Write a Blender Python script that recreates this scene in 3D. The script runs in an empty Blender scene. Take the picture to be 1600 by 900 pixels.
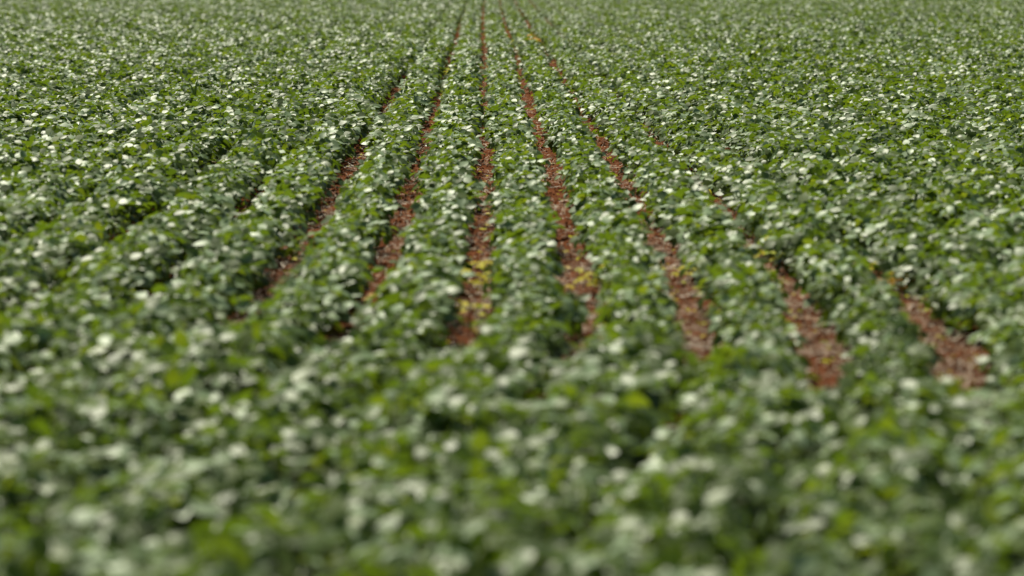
import bpy, math, random
import numpy as np
from mathutils import Vector, Matrix, Euler, noise

random.seed(11)
rng = np.random.default_rng(11)
sc = bpy.context.scene
COL = sc.collection
R = math.radians

# ------------------------------------------------------------------ camera
FPX = 120 / 36 * 1600            # focal length in photo pixels
CAM_H = 1.613
PITCH = math.atan(525 / FPX)
YAW = math.atan(43 / FPX)
cd = bpy.data.cameras.new('camera'); cam = bpy.data.objects.new('camera', cd); COL.objects.link(cam)
cd.lens = 120; cd.sensor_width = 36
cd.clip_start = 0.1; cd.clip_end = 6000
cam.location = (0, 0, CAM_H)
cam.rotation_euler = (R(90) - PITCH, 0, -YAW)
cd.dof.use_dof = True
cd.dof.focus_distance = 29.5
cd.dof.aperture_fstop = 2.5
sc.camera = cam

# ------------------------------------------------------------------ sky, sun, exposure
SUN_EL, SUN_AZ = 58, -28         # azimuth from +Y (the view direction), negative = left
w = bpy.data.worlds.new('World'); sc.world = w; w.use_nodes = True
nt = w.node_tree; bg = nt.nodes['Background']
sky = nt.nodes.new('ShaderNodeTexSky'); sky.sky_type = 'NISHITA'; sky.sun_disc = False
sky.sun_elevation = R(SUN_EL); sky.sun_rotation = R(SUN_AZ)
sky.air_density = 0.75; sky.dust_density = 0.6; sky.ozone_density = 0.4
nt.links.new(sky.outputs[0], bg.inputs[0]); bg.inputs[1].default_value = 0.05
sl = bpy.data.lights.new('sun', 'SUN'); so = bpy.data.objects.new('sun', sl); COL.objects.link(so)
sl.energy = 5.0; sl.angle = R(0.53); sl.color = (1.0, 0.935, 0.82)
sv = Vector((math.sin(R(SUN_AZ)) * math.cos(R(SUN_EL)), math.cos(R(SUN_AZ)) * math.cos(R(SUN_EL)), math.sin(R(SUN_EL))))
so.rotation_euler = sv.to_track_quat('Z', 'Y').to_euler(); so.location = (0, 0, 30)
sc.view_settings.view_transform = 'Standard'; sc.view_settings.look = 'None'
sc.view_settings.gamma = 1; sc.view_settings.exposure = 0.63
sc.view_settings.use_curve_mapping = False
sc.cycles.max_bounces = 6; sc.cycles.transparent_max_bounces = 4
sc.cycles.sample_clamp_indirect = 4

# ------------------------------------------------------------------ helpers
def y_of_px(py):                 # ground distance seen at photo row py
    return CAM_H / math.tan(PITCH + math.atan((py - 450) / FPX))
CAM_M = (Matrix.Translation(cam.location) @ cam.rotation_euler.to_matrix().to_4x4()).inverted()
def project(p):                  # world point -> photo pixel (used only to choose which plants are in view)
    q = CAM_M @ Vector(p)
    return 800 + FPX * q.x / -q.z, 450 - FPX * q.y / -q.z, -q.z
def ground_at(px, py):
    Y = y_of_px(py)
    return (px - 757) / FPX * Y * 1.0, Y
def tag(o, label, cat, group=None):
    o['label'] = label; o['category'] = cat
    if group: o['group'] = group
def mesh(name, verts, faces, mat, smooth=True):
    me = bpy.data.meshes.new(name); me.from_pydata([tuple(v) for v in verts], [], faces)
    me.materials.append(mat)
    if smooth: me.polygons.foreach_set('use_smooth', [True] * len(me.polygons))
    me.update(); return me
def link(name, me, parent=None):
    o = bpy.data.objects.new(name, me); COL.objects.link(o)
    if parent: o.parent = parent
    return o
def empty(name, loc, rz=0):
    o = bpy.data.objects.new(name, None); COL.objects.link(o); o.location = loc; o.rotation_euler.z = rz
    o.empty_display_size = 0.1; return o

# ------------------------------------------------------------------ materials
def new_mat(name):
    m = bpy.data.materials.new(name); m.use_nodes = True
    n = m.node_tree.nodes; return m, n, m.node_tree.links, n['Principled BSDF'], n['Material Output']
def ramp(n, stops):
    r = n.new('ShaderNodeValToRGB'); e = r.color_ramp.elements
    while len(e) < len(stops): e.new(0.5)
    for k, (p, c) in enumerate(stops): e[k].position = p; e[k].color = (*c, 1)
    return r
def leaf_material(name, top, trans, rough=0.38, tmix=0.36, spec=0.5, sheen=0.0, painted_gloss=0.0):
    m, n, l, p, out = new_mat(name)
    geo = n.new('ShaderNodeNewGeometry'); oi = n.new('ShaderNodeObjectInfo')
    add = n.new('ShaderNodeMath'); add.operation = 'ADD'
    mul = n.new('ShaderNodeMath'); mul.operation = 'MULTIPLY'; mul.inputs[1].default_value = 0.7
    mu2 = n.new('ShaderNodeMath'); mu2.operation = 'MULTIPLY'; mu2.inputs[1].default_value = 0.3
    l.new(geo.outputs['Random Per Island'], mul.inputs[0]); l.new(oi.outputs['Random'], mu2.inputs[0])
    l.new(mul.outputs[0], add.inputs[0]); l.new(mu2.outputs[0], add.inputs[1])
    rc = ramp(n, top); l.new(add.outputs[0], rc.inputs[0])
    rt = ramp(n, trans); l.new(add.outputs[0], rt.inputs[0])
    # blotchy, slightly uneven blade colour
    tx = n.new('ShaderNodeTexCoord'); nz = n.new('ShaderNodeTexNoise'); nz.inputs['Scale'].default_value = 60
    nz.inputs['Detail'].default_value = 3; l.new(tx.outputs['Object'], nz.inputs[0])
    hs = n.new('ShaderNodeHueSaturation'); mr = n.new('ShaderNodeMapRange')
    mr.inputs[3].default_value = 0.75; mr.inputs[4].default_value = 1.3
    l.new(nz.outputs[0], mr.inputs[0]); l.new(mr.outputs[0], hs.inputs['Value']); l.new(rc.outputs[0], hs.inputs['Color'])
    face = hs.outputs[0]
    if painted_gloss:                   # a share of the leaves gets a pale base that paints in sunlit gloss
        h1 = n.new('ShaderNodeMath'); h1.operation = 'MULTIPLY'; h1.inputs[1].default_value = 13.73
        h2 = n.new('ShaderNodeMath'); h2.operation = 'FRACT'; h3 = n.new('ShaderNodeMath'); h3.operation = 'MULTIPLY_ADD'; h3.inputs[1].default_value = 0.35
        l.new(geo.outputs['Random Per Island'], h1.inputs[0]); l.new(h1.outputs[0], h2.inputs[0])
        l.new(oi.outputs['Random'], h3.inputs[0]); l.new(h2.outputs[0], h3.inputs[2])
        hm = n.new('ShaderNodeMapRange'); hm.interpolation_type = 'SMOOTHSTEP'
        hm.inputs[1].default_value = 1.10 - painted_gloss; hm.inputs[2].default_value = 1.30 - painted_gloss
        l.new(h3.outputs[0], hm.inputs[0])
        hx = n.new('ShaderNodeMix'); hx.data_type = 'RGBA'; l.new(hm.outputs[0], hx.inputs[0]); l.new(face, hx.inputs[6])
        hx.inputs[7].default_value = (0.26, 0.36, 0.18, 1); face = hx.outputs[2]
    # underside of a leaf is paler and duller than its upper face
    mx = n.new('ShaderNodeMix'); mx.data_type = 'RGBA'
    l.new(geo.outputs['Backfacing'], mx.inputs[0]); l.new(face, mx.inputs[6])
    mx.inputs[7].default_value = (0.11, 0.16, 0.060, 1)
    l.new(mx.outputs[2], p.inputs['Base Color'])
    rr = n.new('ShaderNodeMapRange'); rr.inputs[3].default_value = rough - 0.06; rr.inputs[4].default_value = rough + 0.1
    l.new(nz.outputs[0], rr.inputs[0]); l.new(rr.outputs[0], p.inputs['Roughness'])
    p.inputs['Specular IOR Level'].default_value = spec
    p.inputs['Specular Tint'].default_value = (0.92, 1.0, 0.82, 1)
    p.inputs['Sheen Tint'].default_value = (0.9, 1.0, 0.92, 1)
    p.inputs['Sheen Weight'].default_value = sheen; p.inputs['Sheen Roughness'].default_value = 0.4
    bp = n.new('ShaderNodeBump'); bp.inputs['Strength'].default_value = 0.15; bp.inputs['Distance'].default_value = 0.003
    l.new(nz.outputs[0], bp.inputs['Height']); l.new(bp.outputs[0], p.inputs['Normal'])
    tr = n.new('ShaderNodeBsdfTranslucent'); l.new(rt.outputs[0], tr.inputs[0])
    ms = n.new('ShaderNodeMixShader'); ms.inputs[0].default_value = tmix
    l.new(p.outputs[0], ms.inputs[1]); l.new(tr.outputs[0], ms.inputs[2]); l.new(ms.outputs[0], out.inputs[0])
    return m
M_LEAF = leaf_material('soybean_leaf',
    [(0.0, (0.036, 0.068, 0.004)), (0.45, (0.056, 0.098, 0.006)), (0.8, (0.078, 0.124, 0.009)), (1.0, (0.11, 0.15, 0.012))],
    [(0.0, (0.085, 0.145, 0.005)), (0.6, (0.135, 0.21, 0.007)), (1.0, (0.25, 0.31, 0.010))], rough=0.44, tmix=0.42, spec=0.46, sheen=0.0, painted_gloss=0.20)
M_YELLOW = leaf_material('yellow_leaf',
    [(0.0, (0.50, 0.45, 0.014)), (0.5, (0.50, 0.42, 0.014)), (0.8, (0.34, 0.42, 0.016)), (1.0, (0.18, 0.28, 0.015))],
    [(0.0, (0.5, 0.42, 0.02)), (1.0, (0.45, 0.5, 0.04))], rough=0.6, tmix=0.45, spec=0.2)
M_ORANGE = leaf_material('dry_leaf',
    [(0.0, (0.35, 0.17, 0.03)), (0.5, (0.42, 0.26, 0.04)), (1.0, (0.30, 0.13, 0.04))],
    [(0.0, (0.45, 0.2, 0.02)), (1.0, (0.5, 0.3, 0.03))], rough=0.6, tmix=0.3, spec=0.3)
M_DARK = leaf_material('dark_leaf',
    [(0.0, (0.022, 0.045, 0.02)), (1.0, (0.03, 0.06, 0.025))],
    [(0.0, (0.04, 0.08, 0.01)), (1.0, (0.06, 0.1, 0.012))], rough=0.5, tmix=0.2, spec=0.3)
M_STEM, n, l, p, out = new_mat('green_stem')
p.inputs['Base Color'].default_value = (0.11, 0.16, 0.05, 1); p.inputs['Roughness'].default_value = 0.6
tx = n.new('ShaderNodeTexCoord'); nz = n.new('ShaderNodeTexNoise'); nz.inputs['Scale'].default_value = 40
l.new(tx.outputs['Object'], nz.inputs[0])
rc = ramp(n, [(0.3, (0.09, 0.13, 0.04)), (0.7, (0.16, 0.17, 0.07))]); l.new(nz.outputs[0], rc.inputs[0]); l.new(rc.outputs[0], p.inputs['Base Color'])

M_SOIL, n, l, p, out = new_mat('red_soil')
tx = n.new('ShaderNodeTexCoord')
a = n.new('ShaderNodeTexNoise'); a.inputs['Scale'].default_value = 2.2; a.inputs['Detail'].default_value = 6
b = n.new('ShaderNodeTexNoise'); b.inputs['Scale'].default_value = 38; b.inputs['Detail'].default_value = 8; b.inputs['Roughness'].default_value = 0.7
c = n.new('ShaderNodeTexVoronoi'); c.inputs['Scale'].default_value = 55
for q in (a, b, c): l.new(tx.outputs['Object'], q.inputs['Vector'])
r1 = ramp(n, [(0.34, (0.06, 0.023, 0.011)), (0.52, (0.13, 0.049, 0.022)), (0.72, (0.215, 0.088, 0.042))])
mm = n.new('ShaderNodeMath'); mm.operation = 'MULTIPLY_ADD'; mm.inputs[1].default_value = 0.45
l.new(a.outputs[0], mm.inputs[0])
m2 = n.new('ShaderNodeMath'); m2.operation = 'MULTIPLY'; m2.inputs[1].default_value = 0.55
l.new(b.outputs[0], m2.inputs[0]); l.new(m2.outputs[0], mm.inputs[2]); l.new(mm.outputs[0], r1.inputs[0])
l.new(r1.outputs[0], p.inputs['Base Color']); p.inputs['Roughness'].default_value = 0.95; p.inputs['Specular IOR Level'].default_value = 0.0
ad = n.new('ShaderNodeMath'); ad.operation = 'SUBTRACT'; l.new(b.outputs[0], ad.inputs[0]); l.new(c.outputs[0], ad.inputs[1])
bp = n.new('ShaderNodeBump'); bp.inputs['Strength'].default_value = 0.9; bp.inputs['Distance'].default_value = 0.02
l.new(ad.outputs[0], bp.inputs['Height']); l.new(bp.outputs[0], p.inputs['Normal'])

M_STRAW, n, l, p, out = new_mat('dry_straw')
geo = n.new('ShaderNodeNewGeometry')
rc = ramp(n, [(0.0, (0.06, 0.03, 0.014)), (0.4, (0.14, 0.085, 0.04)), (0.7, (0.34, 0.26, 0.16)), (1.0, (0.62, 0.56, 0.44))])
l.new(geo.outputs['Random Per Island'], rc.inputs[0]); l.new(rc.outputs[0], p.inputs['Base Color'])
p.inputs['Roughness'].default_value = 0.7; p.inputs['Specular IOR Level'].default_value = 0.2

# ------------------------------------------------------------------ layout of the rows
ROW = 0.468
def row_shift(Y):                # the rows swing aside at the near end of the field
    d = max(0.0, 15.6 - Y)
    return -0.013 * d * d + 0.018 * noise.noise(Vector((Y * 0.35, 3.1, 0))) + 0.05 * noise.noise(Vector((Y * 0.05, 9.1, 0)))
C = -0.11                        # closed canopy: neighbouring rows overlap by this much
# visible width of each bare strip (m) against the distance given as photo row
GAPS = {
    -5: [(300, C), (360, -.01), (520, -.01), (540, C)],
    -4: [(230, C), (285, .03), (330, -.03), (390, .05), (440, -.04), (515, .05), (540, .05), (550, C)],
    -3: [(200, C), (260, -.03), (330, .01), (395, .07), (430, .0), (480, .07), (505, .07), (520, C)],
    -2: [(0, -.02), (60, .0), (120, .0), (135, .08), (190, .08), (215, -.02), (245, .06), (275, .14), (330, .16), (380, .18), (420, .14), (490, .15), (525, .12), (545, C)],
    -1: [(0, .05), (60, .07), (150, .09), (210, .1), (250, .11), (300, .16), (350, .17), (440, .17), (470, .09), (500, .14), (545, .14), (560, C)],
    0:  [(0, .1), (60, .11), (200, .12), (215, .14), (255, .15), (285, .18), (340, .16), (400, .16), (440, .13), (530, .17), (548, .14), (562, C)],
    1:  [(0, .08), (60, .08), (90, .08), (120, .11), (200, .12), (250, .14), (300, .18), (380, .19), (440, .18), (530, .18), (545, .12), (560, C)],
    2:  [(0, .09), (60, .09), (110, .09), (150, .09), (170, .11), (200, .1), (255, .11), (300, .17), (330, .15), (345, .08), (375, .11), (400, .09), (430, .17), (540, .19), (560, .12), (572, C)],
    3:  [(0, .11), (70, .10), (150, .08), (235, .09), (250, .12), (300, .12), (325, .12), (345, .03), (390, .0), (405, .1), (425, .12), (440, .16), (510, .22), (600, .22), (622, .16), (634, C)],
    4:  [(0, .10), (60, .09), (100, .05), (150, .0), (270, .02), (285, .18), (315, .18), (328, C), (410, C), (422, .12), (465, .13), (482, .22), (520, .26), (600, .27), (614, .2), (626, C)],
    5:  [(0, .04), (90, .03), (130, C), (300, C), (400, C), (600, C)],
}
for _k, _v in GAPS.items():         # a closing canopy hides the ground just behind it, so each strip runs on a little nearer than it shows
    for _i, (q, g_) in enumerate(_v):
        if q > 425: _v[_i] = (q + min(q - 425, 130) * 0.62, g_)
    _v.sort()
GX = {k: (np.array([8602 / (q + 75) for q, _ in v])[::-1], np.array([g for _, g in v])[::-1]) for k, v in GAPS.items()}
def gap(k, Y):
    if k not in GX: return C
    g = float(np.interp(Y, *GX[k]))
    if g > 0: g = g * float(np.interp(Y, [13, 20, 40, 70], [0.68, 0.74, 0.95, 1.3])) * (1.06 if k <= 2 else 0.78) + (0.015 if 0 < k < 4 else 0) + abs(k * ROW) / CAM_H * 0.055          # the rows lean over the strip; what shows is narrower
    return g + 0.05 * noise.noise(Vector((k * 7.3, Y * 1.1, 1.7))) + 0.075 * noise.noise(Vector((k * 3.3, Y * 2.6, 8.7)))

# ------------------------------------------------------------------ ground
def soil_height(x, y):
    return 0.022 * noise.noise(Vector((x * 8, y * 8, 0))) + 0.025 * noise.noise(Vector((x * 2.2, y * 2.2, 5)))
xs = np.concatenate([[-2500, -600, -150, -40, -14], np.arange(-5.5, 5.51, 0.07), [14, 40, 150, 600, 2500]])
ys = np.concatenate([[-600, -60, -8, 3], np.arange(7, 20, 0.07), np.arange(20, 50, 0.25), [60, 80, 110, 160, 250, 500, 1200, 4500]])
V = [(x, y, soil_height(x, y) if (abs(x) < 5.4 and 7.1 < y < 49) else 0.0) for y in ys for x in xs]
nx = len(xs)
F = [(j * nx + i, j * nx + i + 1, (j + 1) * nx + i + 1, (j + 1) * nx + i) for j in range(len(ys) - 1) for i in range(nx - 1)]
g = link('ground', mesh('ground', V, F, M_SOIL)); g['kind'] = 'structure'

# ------------------------------------------------------------------ leaf and stem shapes
def leaflet(V, F, base, direc, up, L, W, droop, fold, seg=5):
    d = direc.normalized(); s = d.cross(up).normalized(); u = s.cross(d).normalized()
    b0 = len(V); ang = 0.0; pos = base.copy()
    prof = [0.0, 0.72, 1.0, 0.86, 0.5, 0.0]
    for k in range(seg + 1):
        t = k / seg
        dd = d * math.cos(ang) - u * math.sin(ang); uu = u * math.cos(ang) + d * math.sin(ang)
        hw = W * 0.5 * prof[k]
        if k in (0, seg):
            V.append(pos.copy())
        else:
            e = uu * hw * fold
            V.append(pos - s * hw + e); V.append(pos.copy()); V.append(pos + s * hw + e)
        pos = pos + dd * (L / seg); ang += droop / seg
    # rings: 0 -> single, 1..seg-1 -> triples, seg -> single
    F.append((b0, b0 + 2, b0 + 1)); F.append((b0, b0 + 3, b0 + 2))
    for k in range(1, seg - 1):
        r = b0 + 1 + (k - 1) * 3
        F.append((r, r + 1, r + 4, r + 3)); F.append((r + 1, r + 2, r + 5, r + 4))
    r = b0 + 1 + (seg - 2) * 3
    F.append((r, r + 1, r + 3)); F.append((r + 1, r + 2, r + 3))
def tube(V, F, pts, rad):
    b0 = len(V); n = 4
    for k, q in enumerate(pts):
        t = (pts[min(k + 1, len(pts) - 1)] - pts[max(k - 1, 0)]).normalized()
        a = t.orthogonal().normalized(); b = t.cross(a)
        for i in range(n):
            an = i * math.tau / n; V.append(q + (a * math.cos(an) + b * math.sin(an)) * rad[k])
    for k in range(len(pts) - 1):
        for i in range(n):
            j = (i + 1) % n; F.append((b0 + k * n + i, b0 + k * n + j, b0 + (k + 1) * n + j, b0 + (k + 1) * n + i))
def blade(V, F, base, az, L, W, rise, bend, seg=8):
    """a long arching grass blade with a folded midrib"""
    b0 = len(V); h = Vector((math.cos(az), math.sin(az), 0)); s = Vector((-math.sin(az), math.cos(az), 0))
    pos = base.copy(); ang = rise
    for k in range(seg + 1):
        t = k / seg; hw = W * 0.5 * (1 - t ** 2.2) * min(1, 0.5 + t * 3) + 0.0004
        dd = h * math.cos(ang) + Vector((0, 0, math.sin(ang))); up = Vector((0, 0, math.cos(ang))) - h * math.sin(ang)
        V.append(pos - s * hw + up * hw * 0.5); V.append(pos.copy()); V.append(pos + s * hw + up * hw * 0.5)
        pos = pos + dd.normalized() * (L / seg); ang -= bend / seg
    for k in range(seg):
        r = b0 + k * 3
        F.append((r, r + 1, r + 4, r + 3)); F.append((r + 1, r + 2, r + 5, r + 4))

RAD, HGT = 0.225, 0.215
def plant_meshes(rs, nleaf, RAD=RAD):
    V, F, SV, SF = [], [], [], []
    lean = Vector((rs.uniform(-.03, .03), rs.uniform(-.03, .03), 0))
    top = lean + Vector((0, 0, HGT * 0.86))
    tube(SV, SF, [Vector((0, 0, -0.02)), lean * 0.4 + Vector((0, 0, 0.12)), top], [0.004, 0.0033, 0.0015])
    az = rs.uniform(0, math.tau)
    for i in range(nleaf):
        az += 2.4 + rs.uniform(-.5, .5)
        f = (i + 0.5) / nleaf
        r = RAD * math.sqrt(f) * rs.uniform(0.75, 1.08) * 0.8
        z = HGT * (1.0 - 0.42 * (r / RAD) ** 3) * rs.uniform(0.80, 1.08)
        if rs.random() < 0.3: z *= rs.uniform(0.4, 0.8)
        end = Vector((math.cos(az) * r, math.sin(az) * r, z)) + lean * (z / HGT)
        zs = max(0.03, z - rs.uniform(0.04, 0.09))
        st = lean * (zs / HGT) + Vector((0, 0, min(zs, HGT * 0.84)))
        mid = st.lerp(end, 0.5) + Vector((0, 0, 0.012))
        tube(SV, SF, [st, mid, end], [0.0017, 0.0014, 0.0011])
        out = Vector((math.cos(az), math.sin(az), 0))
        tilt = 0.12 + 0.65 * (r / RAD) + rs.gauss(0, 0.46)
        up = (Vector((0, 0, 1)) * math.cos(tilt) + out * math.sin(tilt))
        sd = Vector((-math.sin(az), math.cos(az), 0)); up = (up + sd * rs.gauss(0, 0.30)).normalized()
        fw = (out - up * out.dot(up)).normalized()
        size = rs.uniform(0.042, 0.071) * (1.0 if i > 3 else 0.85)
        for a in (0, 1.25, -1.25):
            q = Matrix.Rotation(a + rs.uniform(-.2, .2), 3, up)
            dr = q @ fw
            upl = (up + dr * rs.gauss(0, 0.28) + up.cross(dr) * rs.gauss(0, 0.3)).normalized()
            L = size * (1.08 if a == 0 else 0.95)
            leaflet(V, F, end + dr * (0.016 if a == 0 else 0.004), dr - upl * rs.uniform(-0.15, 0.35), upl, L, L * rs.uniform(0.62, 0.76),
                    rs.uniform(0.05, 0.75), rs.uniform(-0.12, 0.26))
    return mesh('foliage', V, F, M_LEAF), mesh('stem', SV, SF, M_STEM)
NVAR = 20                        # ten broad plants, ten narrow ones for the rows beside a bare strip
PROTO = [plant_meshes(random.Random(100 + k), random.Random(k).randint(31, 37), RAD) for k in range(10)] + \
        [plant_meshes(random.Random(200 + k), random.Random(k).randint(22, 27), 0.165) for k in range(10)]

# ------------------------------------------------------------------ every plant of the field: place, turn, size
plants = []                      # x, y, z, rx, ry, rz, sxy, sz, variant
WIND = (0.22, -0.13)             # the breeze lays all leaves a little towards the near left
def plants_of_row(k, y0, y1, step):
    Y = y0 + random.random() * step
    while Y < y1:
        half = 0.17 * Y * 1.06 + 2.2
        sh = row_shift(Y)
        gl, gr = gap(k, Y), gap(k + 1, Y)
        L, Rr = k * ROW + gl / 2, (k + 1) * ROW - gr / 2
        cx = (L + Rr) / 2 + sh
        if abs(cx) < half:
            wd = max(0.2, Rr - L)
            vig = 1 + 0.09 * noise.noise(Vector((cx * 0.8, Y * 0.5, 0))) + 0.05 * noise.noise(Vector((cx * 2.9, Y * 2.0, 8))) + 0.08 * noise.noise(Vector((cx * 0.13, Y * 0.09, 4)))
            v0 = 10 if wd < 0.43 else 0
            s = max(0.82, min(1.12, wd / (2 * (0.165 if v0 else RAD)) * 0.97)) * random.uniform(0.86, 1.16)
            sz = (0.45 + 0.55 * s) * (0.92 if v0 else 1.0) * random.uniform(0.85, 1.15) * vig
            wx = noise.noise(Vector((cx * 0.9, Y * 0.6, 20))) * 0.22 + noise.noise(Vector((cx * 2.6, Y * 1.7, 23))) * 0.30
            wy = noise.noise(Vector((cx * 0.9, Y * 0.6, 30))) * 0.20 + noise.noise(Vector((cx * 2.6, Y * 1.7, 33))) * 0.24
            tilt = Matrix.Rotation(WIND[0] + wx + random.gauss(0, .08), 3, 'X') @ Matrix.Rotation(WIND[1] + wy + random.gauss(0, .08), 3, 'Y')
            e = (tilt @ Matrix.Rotation(random.uniform(0, math.tau), 3, 'Z')).to_euler()
            plants.append((cx + random.gauss(0, 0.022 + 0.035 * (gl < 0 and gr < 0)), Y, 0.0, e.x, e.y, e.z, s, sz, v0 + random.randrange(10)))
        Y += step * random.uniform(0.7, 1.3)
for k in range(-70, 70):
    plants_of_row(k, 6.4, 60, 0.125)
    plants_of_row(k, 60, 130, 0.14)
    plants_of_row(k, 130, 230, 0.30)

# the 300 that show largest stand as plants of their own
def in_view(P):
    a = [project((P[0], P[1], z)) for z in (0.05, 0.28)]
    m = 0.16 * FPX / a[0][2]
    return -m < a[0][0] < 1600 + m and a[1][1] < 905
order = sorted((i for i, P in enumerate(plants) if in_view(P)), key=lambda i: plants[i][1])
near = set(order[:300])

def place_words(P):
    px, py, _ = project((P[0], P[1], 0.25))
    if py > 790: band = 'at the very front'
    elif py > 670: band = 'in the second blurred band'
    else: band = 'just before the soil strips'
    if px < 330: col = 'left of every strip'
    elif px < 640: col = 'below the two left strips'
    elif px < 830: col = 'below the central strip'
    elif px < 1010: col = 'below the strip right of centre'
    elif px < 1190: col = 'below the third strip from the right'
    elif px < 1380: col = 'below the crooked strip'
    else: col = 'below the widest strip'
    return f'soybean plant {band}, {col}'
first = {}
for i in order[:300]:
    P = plants[i]; v = P[8]
    if v not in first:
        root = bpy.data.objects.new('soybean_plant', None); root.empty_display_size = 0.1
        COL.objects.link(root)
        link('foliage', PROTO[v][0], root); link('stem', PROTO[v][1], root)
        first[v] = root
    else:
        root = first[v].copy(); COL.objects.link(root)
        for ch in first[v].children:
            c = ch.copy(); COL.objects.link(c); c.parent = root
    root.location = P[:3]; root.rotation_euler = P[3:6]; root.scale = (P[6], P[6], P[7])
    tag(root, place_words(P), 'plant', 'soybean plants at the front of the field')

# the rest of the crop, far past counting: one object
rest = [P for i, P in enumerate(plants) if i not in near]
me = bpy.data.meshes.new('soybean_crop'); me.from_pydata([P[:3] for P in rest], [], [])
at = me.attributes.new('turn', 'FLOAT_VECTOR', 'POINT'); at.data.foreach_set('vector', np.array([P[3:6] for P in rest], 'f').ravel())
at = me.attributes.new('size', 'FLOAT_VECTOR', 'POINT'); at.data.foreach_set('vector', np.array([(P[6], P[6], P[7]) for P in rest], 'f').ravel())
at = me.attributes.new('variant', 'INT', 'POINT'); 
order_v = sorted(first)          # kinds of plant at hand; a kind missing among the near plants borrows one of the same breadth
def kind_index(v):
    if v in first: return order_v.index(v)
    same = [u for u in order_v if (u >= 10) == (v >= 10)] or order_v
    return order_v.index(same[v % len(same)])
at.data.foreach_set('value', np.array([kind_index(P[8]) for P in rest], 'i'))
crop = link('soybean_crop', me); crop['kind'] = 'stuff'
crop['label'] = 'soybean crop filling the field in long rows, beyond the front plants'; crop['category'] = 'crop'
ng = bpy.data.node_groups.new('crop', 'GeometryNodeTree')
ng.interface.new_socket('Geometry', in_out='INPUT', socket_type='NodeSocketGeometry')
ng.interface.new_socket('Geometry', in_out='OUTPUT', socket_type='NodeSocketGeometry')
N, Lk = ng.nodes, ng.links
gi, go = N.new('NodeGroupInput'), N.new('NodeGroupOutput')
iop = N.new('GeometryNodeInstanceOnPoints'); jn = N.new('GeometryNodeJoinGeometry')
for v in reversed(order_v):      # a join node lists its newest link first
    src = next(c for c in first[v].children if c.name.startswith('foliage'))
    oi = N.new('GeometryNodeObjectInfo'); oi.inputs['Object'].default_value = src; oi.transform_space = 'ORIGINAL'
    gt = N.new('GeometryNodeGeometryToInstance'); Lk.new(oi.outputs['Geometry'], gt.inputs[0]); Lk.new(gt.outputs[0], jn.inputs[0])
def named(nm, ty):
    a = N.new('GeometryNodeInputNamedAttribute'); a.data_type = ty; a.inputs['Name'].default_value = nm; return a.outputs['Attribute']
iop.inputs['Pick Instance'].default_value = True
Lk.new(gi.outputs[0], iop.inputs['Points']); Lk.new(jn.outputs[0], iop.inputs['Instance'])
Lk.new(named('variant', 'INT'), iop.inputs['Instance Index'])
er = N.new('FunctionNodeEulerToRotation'); Lk.new(named('turn', 'FLOAT_VECTOR'), er.inputs[0]); Lk.new(er.outputs[0], iop.inputs['Rotation'])
Lk.new(named('size', 'FLOAT_VECTOR'), iop.inputs['Scale'])
Lk.new(iop.outputs[0], go.inputs[0])
crop.modifiers.new('crop', 'NODES').node_group = ng

# ------------------------------------------------------------------ straw, crumbs and fallen leaves on the bare strips
V, F = [], []; LV, LF = [], []; CV, CF = [], []
def clod(V, F, c, r):
    b = len(V)
    ico = [(0, 0, 1), (.9, 0, .1), (.28, .85, .15), (-.72, .53, .05), (-.72, -.53, .1), (.28, -.85, .1), (0, 0, -1)]
    for q in ico: V.append(Vector(c) + Vector(q) * r * random.uniform(0.65, 1.2))
    for i in range(1, 6):
        j = i % 5 + 1; F.append((b, b + i, b + j)); F.append((b + 6, b + j, b + i))
for k in range(-4, 5):
    for _ in range(12000):
        Y = 8602 / (random.uniform(60, 740) + 75)
        gw = gap(k, Y)
        if gw < 0.01: continue
        x = k * ROW + row_shift(Y) + random.uniform(-.5, .5) * (gw + 0.16)
        z0 = soil_height(x, Y) if abs(x) < 5.4 and Y < 49 else 0
        dens = noise.noise(Vector((x * 1.4, Y * 0.9, 12)))
        t = random.random()
        if t < 0.62:
            if dens < random.uniform(-0.5, 0.1): continue
            L, W = random.uniform(0.02, 0.10), random.uniform(0.0016, 0.004)
            a = random.uniform(0, math.tau); pz = random.gauss(0, 0.25)
            d = Vector((math.cos(a) * math.cos(pz), math.sin(a) * math.cos(pz), math.sin(pz))); s = Vector((-math.sin(a), math.cos(a), random.uniform(-.5, .5)))
            c = Vector((x, Y, z0 + 0.006 + abs(math.sin(pz)) * L * 0.5)); b = len(V)
            bow = Vector((0, 0, random.uniform(0, .12) * L)) + s * random.gauss(0, .05) * L
            for q, f in ((-0.5, 0), (0, 1), (0.5, 0)):
                V.append(c + d * L * q + s * W * .5 + bow * f); V.append(c + d * L * q - s * W * .5 + bow * f)
            F.append((b, b + 1, b + 3, b + 2)); F.append((b + 2, b + 3, b + 5, b + 4))
        elif t < 0.9:
            clod(CV, CF, (x, Y, z0), random.uniform(0.004, 0.014) * (2.2 if random.random() < .06 else 1))
        elif t < 0.912:
            a = random.uniform(0, math.tau); S = random.uniform(0.02, 0.045)
            leaflet(LV, LF, Vector((x, Y, z0 + random.uniform(.012, .03))), Vector((math.cos(a), math.sin(a), random.uniform(-.2, .3))),
                    Vector((random.gauss(0, .3), random.gauss(0, .3), 1)), S, S * .6, random.uniform(.2, 1.2), random.uniform(-.4, .4))
for nm, vv, ff, mt in (('straw_litter', V, F, M_STRAW), ('soil_crumbs', CV, CF, M_SOIL), ('fallen_leaves', LV, LF, M_YELLOW)):
    o = link(nm, mesh(nm, vv, ff, mt, nm != 'soil_crumbs')); o['kind'] = 'stuff'

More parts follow.
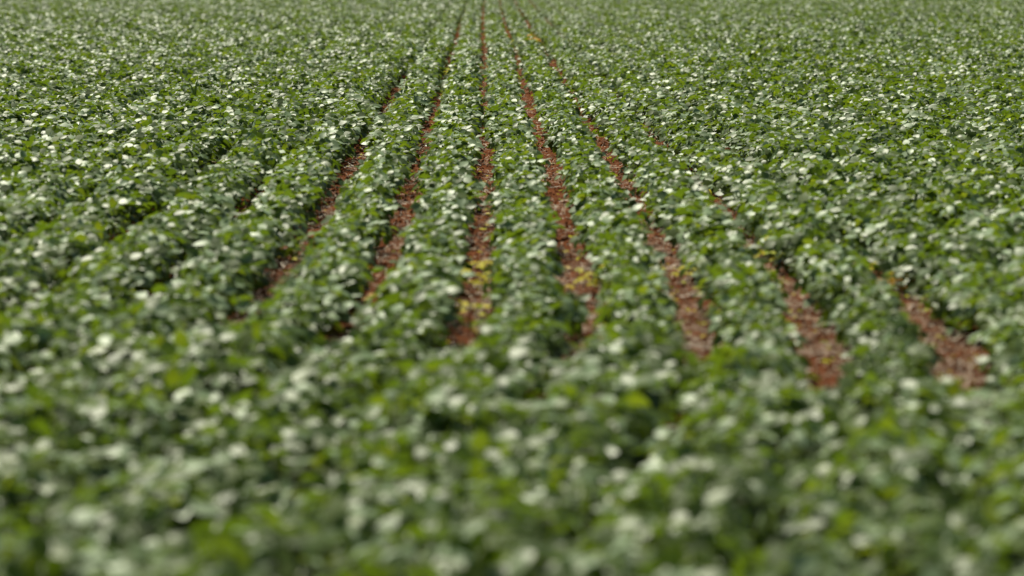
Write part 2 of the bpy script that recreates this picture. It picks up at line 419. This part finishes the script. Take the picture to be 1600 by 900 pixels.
# ------------------------------------------------------------------ weeds and yellowed plants in the strips
def grass_weed(px, py, label, n, L, mat, seed, bend=(1.6, 2.4), W=0.016, h0=0.0, name='grass_weed', spread=math.tau, az0=0.0):
    rs = random.Random(seed); x, y = ground_at(px, py)
    root = empty(name, (x, y, 0)); tag(root, label, 'weed')
    SV, SF = [], []; tube(SV, SF, [Vector((0, 0, -.02)), Vector((0, 0, .03 + h0 * .5)), Vector((0, 0, .05 + h0))], [.004, .003, .0015])
    link('stem', mesh('stem', SV, SF, M_STEM), root)
    for i in range(n):
        V, F = [], []
        blade(V, F, Vector((0, 0, 0.01 + (.03 + h0) * i / n)), az0 + spread * i / n + rs.uniform(-.3, .3), L * rs.uniform(.8, 1.15), W * rs.uniform(.8, 1.2), rs.uniform(.9, 1.4), rs.uniform(*bend))
        link('blade', mesh('blade', V, F, mat), root)
def leafy_weed(px, py, label, n, R0, H, mat, seed, size=0.045, name='yellow_seedling'):
    rs = random.Random(seed); x, y = ground_at(px, py)
    root = empty(name, (x, y, 0)); tag(root, label, 'plant')
    V, F, SV, SF = [], [], [], []
    tube(SV, SF, [Vector((0, 0, -.02)), Vector((0, 0, H * .5)), Vector((.004, 0, H * .9))], [.003, .0025, .0015])
    for i in range(n):
        a = i * 2.4 + rs.uniform(-.4, .4); r = R0 * math.sqrt((i + .5) / n); z = H * rs.uniform(.45, 1.1) * (1 - .4 * r / R0)
        e = Vector((math.cos(a) * r, math.sin(a) * r, z)); tube(SV, SF, [Vector((0, 0, z * .6)), e], [.0014, .001])
        up = Vector((rs.gauss(0, .4), rs.gauss(0, .4) - .2, 1)).normalized()
        for da in (0, 1.3, -1.3):
            dr = Vector((math.cos(a + da), math.sin(a + da), rs.uniform(-.2, .2))); S = size * rs.uniform(.8, 1.25)
            leaflet(V, F, e, dr, up, S, S * .66, rs.uniform(.2, 1.0), rs.uniform(-.1, .4))
    link('foliage', mesh('foliage', V, F, mat), root); link('stem', mesh('stem', SV, SF, M_STEM), root)
grass_weed(1100, 322, 'yellow grass weed with a tall arched blade in the right-hand row gap', 5, 0.20, M_YELLOW, 4, (2.2, 2.9), 0.018)
leafy_weed(757, 462, 'bright yellow seedling spilling over the near end of the central soil strip', 18, .14, .18, M_YELLOW, 5, .038)
leafy_weed(742, 505, 'greenish yellow seedling at the front tip of the central soil strip', 7, .07, .10, M_YELLOW, 15)
leafy_weed(932, 468, 'yellow seedling in the strip right of the central one', 17, .13, .17, M_YELLOW, 6, .038)
leafy_weed(1213, 425, 'small golden seedling beside a closed stretch of the crooked strip', 10, .09, .19, M_YELLOW, 7)
leafy_weed(1382, 445, 'yellow green seedling where the widest soil strip begins', 11, .10, .20, M_YELLOW, 8)
leafy_weed(1402, 468, 'orange withered seedling at the far tip of the widest strip', 9, .08, .16, M_ORANGE, 9)
leafy_weed(598, 475, 'pale orange seedling at the near end of the strip left of centre', 5, .06, .08, M_ORANGE, 10)
leafy_weed(832, 86, 'orange yellow plant far off between the distant rows', 14, .12, .34, M_ORANGE, 11, .085)
leafy_weed(697, 128, 'pale yellow seedling far up the strip left of the centre', 9, .08, .20, M_YELLOW, 21, .05)
leafy_weed(791, 74, 'tiny golden seedling far up the strip right of the centre', 9, .09, .24, M_YELLOW, 22, .06)
leafy_weed(1078, 440, 'small yellow green seedling on the third strip from the right', 6, .06, .09, M_YELLOW, 12)
leafy_weed(785, 352, 'low yellow seedling crossing the middle of the central strip', 5, .06, .06, M_YELLOW, 13, .035)
grass_weed(306, 192, 'dark spiky weed standing above the crop on the far left', 6, 0.22, M_DARK, 14, (.5, 1.2), 0.03, .28, 'spiky_weed')
